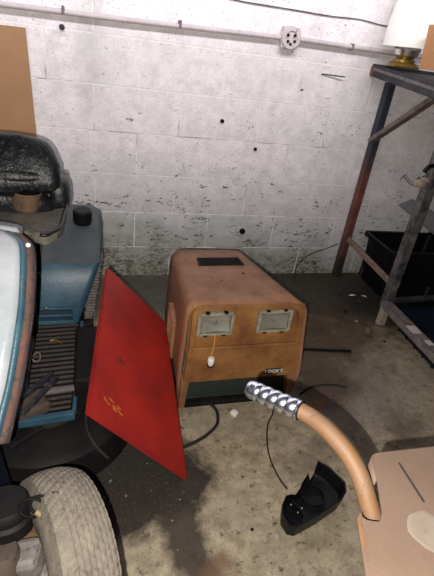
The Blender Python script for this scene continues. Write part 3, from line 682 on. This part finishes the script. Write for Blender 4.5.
prism(b, q, Vector((0, .01, -.012))); tag(link('grey_board', b, GREYP), 'pale grey board lying on the black crate behind the second post', 'board')

# ================================================================ FOREGROUND FENDER AND LEVER
ff = thing('tractor_fender', 'tan sheet metal tractor fender with curved chrome-gripped lever in the lower right foreground', 'tractor part', (1.0, -2.15, 0))
PZ = .735
o1 = [at_z(372, 455, PZ), at_z(436, 447.5, PZ)]; ext = (o1[1]-o1[0]).normalized()
outline = [o1[0], o1[0]+ext*.55, o1[0]+ext*.55+Vector((0, -.45, 0)), at_z(378, 640, PZ), at_z(366, 576, PZ), at_z(357, 519, PZ), at_z(360, 514, PZ), at_z(366, 520, PZ), at_z(380, 522, PZ), at_z(382, 512, PZ), at_z(377, 480, PZ)]
ro = rounded(outline, [.012, .02, 0, 0, 0, .004, .002, .004, .004, .004, 0], 6)
b = NB(); prism(b, ro, Vector((0, 0, -.003)))
fp = link('fender_panel', b, TAN, ff)
b = NB()
i0 = 0
e = [v for v in rounded(outline[:2]+[outline[2]], [0, .02, 0], 6)]
c = rounded(outline, [.012, 0, 0, 0, 0, 0, 0, 0, 0, 0, 0], 6)
edge = [outline[10]]+[v for v in c[:7]]+[outline[1]]
loft(b, [[v, v+Vector((0, 0, -.05))] for v in edge], closed=False)
o = link('fender_skirt', b, TAN, ff, 50); solid(o, .003, -1)
# slot
b = NB(); a_, c_ = at_z(399, 463, PZ+.0006), at_z(424, 502, PZ+.0006); bar(b, a_, c_, .0024, .0016, Vector((0, 0, 1))); link('slot', b, INK, ff)
PALEOVAL = worn('pale_patch', (.17, .14, .115), (.15, .12, .095), (.11, .08, .058), 30, .6, .6, bs=0)
c = at_z(429, 531, PZ); b = NB(); lathe(b, [(0, .0004), (.022, .0004), (.026, .0)], c, (0, 0, 1), 20, lambda k, h: .003*noise.noise(Vector((k*.5, 0, 0)))); link('pale_oval', b, PALEOVAL, ff, label='pale oval patch')  # paler irregular oval laid on the panel
for px, py, r in ((409, 494, .0012), (394, 470, .0009), (434, 560, .0015)):
    b = NB(); lathe(b, [(0, .0006), (r, .0005), (r*1.1, 0)], at_z(px, py, PZ), (0, 0, 1), 8); link('rust_spot', b, STEELR, ff)
b = NB(); box(b, (1.02, -2.12, .36), (.10, .20, .72), None, .01); link('fender_support', b, DECK, ff)
# torn edge of slot around lever
b = NB(); pl = [at_z(357, 519, PZ+.001), at_z(362, 512, PZ+.003), at_z(361, 524, PZ+.004), at_z(367, 535, PZ+.002), at_z(365, 550, PZ+.001), at_z(361, 540, PZ)]
prism(b, pl, Vector((0, 0, -.002))); link('bent_tab', b, TUBEM, ff)
lp_ = spline([at_d(380, 560, .56), at_d(374, 525, .57), at_d(368, 502, .575), at_d(359, 474, .585), at_d(345, 450, .60), at_d(327, 430, .62), at_d(311, 417, .64), at_d(297, 409, .652)], 8)
b = NB(); tube(b, lp_, .0126, 24); lever = link('lever', b, TUBEM, ff, 60)
g0 = at_d(300, 410.5, .65); g1 = at_d(249, 388.5, .70); L = (g1-g0).length
pts = [g0.lerp(g1, k/90) for k in range(91)]
def grip(s_, a):
    if s_ < .004: return .0150
    if s_ > L-.016: return .0128+.0014*math.sin(min(1, (L-s_)/.006)*math.pi/2)-.0 if s_ > L-.006 else .0146
    ph = (s_*400+a)/(2*math.pi); f = ph-math.floor(ph)
    return .0134+.0021*abs(math.sin(f*math.pi))**.7
b = NB(); tube(b, pts, .014, 36, grip); link('chrome_grip', b, CHROME, lever, 60, 'chrome spiral grip')
b = NB(); lathe(b, [(.0125, -.002), (.0148, -.0015), (.0148, .001), (.0125, .002)], g0, g1-g0, 24); link('grip_collar', b, BLACKP, lever, 50)

# ================================================================ FLOOR ITEMS
# black cover
cv = thing('air_cleaner_cover', 'open black plastic cover with notched rim lying on the concrete floor', 'cover', at_z(315, 498, 0))
topz = .062
rim = [(318, 460), (329, 466), (346, 482), (347.5, 492), (343, 500), (320, 516), (296, 529), (288, 527), (281, 516), (281, 505), (285, 496), (292, 492), (296, 491), (300, 487), (303, 480), (308, 473), (311, 476), (315, 470)]
T = [at_z(x, y, topz) for x, y in rim]
dip = {11: .012, 12: .020, 13: .006, 16: .018, 14: .004, 17: .01}
cen = sum(T, Vector())/len(T)
T = [cen+(v-cen)*.97 for v in T]
def ringc(f, z, dips=False):
    out = []
    for i, v in enumerate(T):
        out.append(Vector((cen.x+(v.x-cen.x)*f, cen.y+(v.y-cen.y)*f, z-(dip.get(i, 0) if dips else 0))))
    return out
b = NB(); loft(b, [ringc(.86, .002), ringc(.94, .010), ringc(1, topz, True), ringc(.955, topz, True), ringc(.90, .016), ringc(.80, .008), ringc(.3, .007)]); link('cover_shell', b, BLACKP, cv, 40)
b = NB(); c = at_z(312, 497, .012); lathe(b, [(.034, 0), (.034, .014), (.039, .014), (.039, 0)], c, (0, 0, 1), 28); link('cover_ring', b, BLACKP, cv, 40)
b = NB(); q = at_z(308, 492, .01); bar(b, at_z(322, 470, .02), at_z(338, 492, .02), .004, .03); link('cover_rib', b, BLACKP, cv); b = NB(); bar(b, at_z(290, 500, .02), at_z(303, 517, .02), .004, .025); link('cover_rib', b, BLACKP, cv)
for px, py in ((291, 505), (302, 509), (298, 513)):
    b = NB(); lathe(b, [(0, .004), (.003, .003), (.004, 0)], at_z(px, py, .030), (0, 0, 1), 8); link('cover_screw', b, SILVER, cv, 40)
def cable(name, label, pts, r, mat, cat='cable'):
    b = NB(); tube(b, spline([at_z(x, y, z) for x, y, z in pts], 8), r, 8); return tag(link(name, b, mat, smooth=60), label, cat)
cable('black_cable_run', 'thin dark cord curving over the floor from the orange hood to the black cover', [(272, 396, .004), (273, 412, .004), (268, 424, .004), (267, 440, .004), (270, 458, .004), (278, 476, .004), (287, 489, .004)], .0028, RUBBER)
cable('grey_cable', 'short grey cord stub running from the black cover towards the lever', [(350, 489, .004), (357, 487, .004), (366, 485, .004), (372, 483, .004)], .003, STEELG)
cable('thin_cable', 'short thin dark cable arching on the floor right of the hood', [(300, 394, .004), (308, 388, .004), (320, 385, .004), (333, 384.5, .004), (347, 387, .004)], .0032, RUBBER)
cable('rubber_hose', 'looped black rubber hose on the floor between red sheet and hood', [(200, 403, .008), (210, 404, .008), (217, 412, .008), (217, 424, .008), (208, 434, .008), (197, 441, .008), (184, 447, .008)], .006, RUBBER, 'hose')
b = NB(); w0 = at_y(338, 244, -.06); tube(b, spline([w0, at_y(325, 249, -.05), at_y(311, 254, -.04), at_y(300, 262, -.04), at_y(295, 271, -.04), at_z(294, 281, .004)]), .003, 6)
tag(link('drooping_cable', b, RUBBER, smooth=60), 'thin black cord drooping from the rusty post to the floor by the wall', 'cable')
b = NB(); bar(b, at_z(302, 349, .006), at_z(351, 351, .006), .012, .008); tag(link('dark_stick', b, DECK), 'flat dark stick lying on the floor right of the hood', 'stick')
# white plug
pg = at_z(234, 415, 0); pt = thing('electrical_plug', 'small white two-pin electrical plug lying on the floor before the hood', 'plug', pg)
RP = Matrix.Rotation(.6, 3, 'Z'); b = NB(); box(b, pg+Vector((0, 0, .010)), (.024, .026, .018), RP, .004); link('plug_body', b, WHITE, pt, 40)
for s_ in (-1, 1):
    b = NB(); box(b, pg+RP @ Vector((s_*.007, .021, .010)), (.002, .018, .007), RP); link('plug_pin', b, SILVER, pt)
# crumbs near the cover
def chunk(px, py, r, mat, name, label, cat, sq=.7, seed=0, ln=1, z=None):
    p = at_z(px, py, 0); b = NB(); bmesh.ops.create_icosphere(b, subdivisions=2, radius=r)
    for v in b.verts:
        v.co *= 1+.55*noise.noise(v.co*60+Vector((seed*7.3, 0, 0))); v.co.z *= sq; v.co.x *= ln
    zmin = min(v.co.z for v in b.verts)
    for v in b.verts: v.co = Matrix.Rotation(seed, 3, 'Z') @ v.co; v.co += Vector((p.x, p.y, -zmin+.0005))
    return tag(link(name, b, mat, smooth=30), label, cat)
chunk(277, 537, .009, DIRTY, 'concrete_crumb', 'long pale crumb, rightmost of those below the black cover', 'crumb', .6, 1, 1.7)
chunk(265, 539, .010, DIRTY, 'concrete_crumb', 'roundish pale crumb, leftmost of those below the black cover', 'crumb', .4, 2)
chunk(284, 557, .008, DIRTY, 'concrete_crumb', 'small pale crumb nearest the bottom of the photo', 'crumb', .5, 3)
chunk(252, 530, .005, DECK, 'dirt_crumb', 'tiny dark crumb left of the pale crumbs on the floor', 'crumb', .5, 4)
chunk(366, 335, .020, TINM, 'brick_fragment', 'small orange-brown brick fragment beside the pale rack foot', 'stone', 1.0, 6)
for k, (x, y, s_, lb_) in enumerate(((352, 296, .022, 'longest pale shard in the litter below the stretcher, left'), (359, 302, .018, 'pale shard in the litter below the stretcher, lowest'), (364, 297, .015, 'small pale shard in the litter below the stretcher, nearest the second post'))):
    p = at_z(x, y, .003); b = NB(); a = k*1.3
    prism(b, [p+Vector((math.cos(a+t)*s_*f, math.sin(a+t)*s_*f, .006*math.sin(t*2)+.004)) for t, f in ((0, 1.2), (1.3, .4), (3.0, 1.1), (4.4, .5))], Vector((0, 0, .0015)))
    tag(link('glass_shard', b, GLASS if k == 1 else WHITE), lb_, 'shard', 'shards below the stretcher')
for k, (x, y, r, m, lb_) in enumerate(((345, 312, .009, DECK, 'dark clod of dirt on the floor left of the shards'), (372, 340, .008, STEELR, 'tiny rusty lump below the brick fragment'), (356, 322, .009, DIRTY, 'small pale lump between the shards and the brick fragment'), (340, 296, .008, DECK, 'dark crumb near the foot of the rusty wall post'), (384, 342, .008, DECK, 'dark crumb on the floor at the edge of the navy tote'), (330, 322, .007, STEELR, 'tiny rusty crumb out on the floor between hood and rack'))):
    chunk(x, y, r, m, 'debris_bit', lb_, 'debris', .5, k+10)['group'] = 'litter on the floor beside the rack'
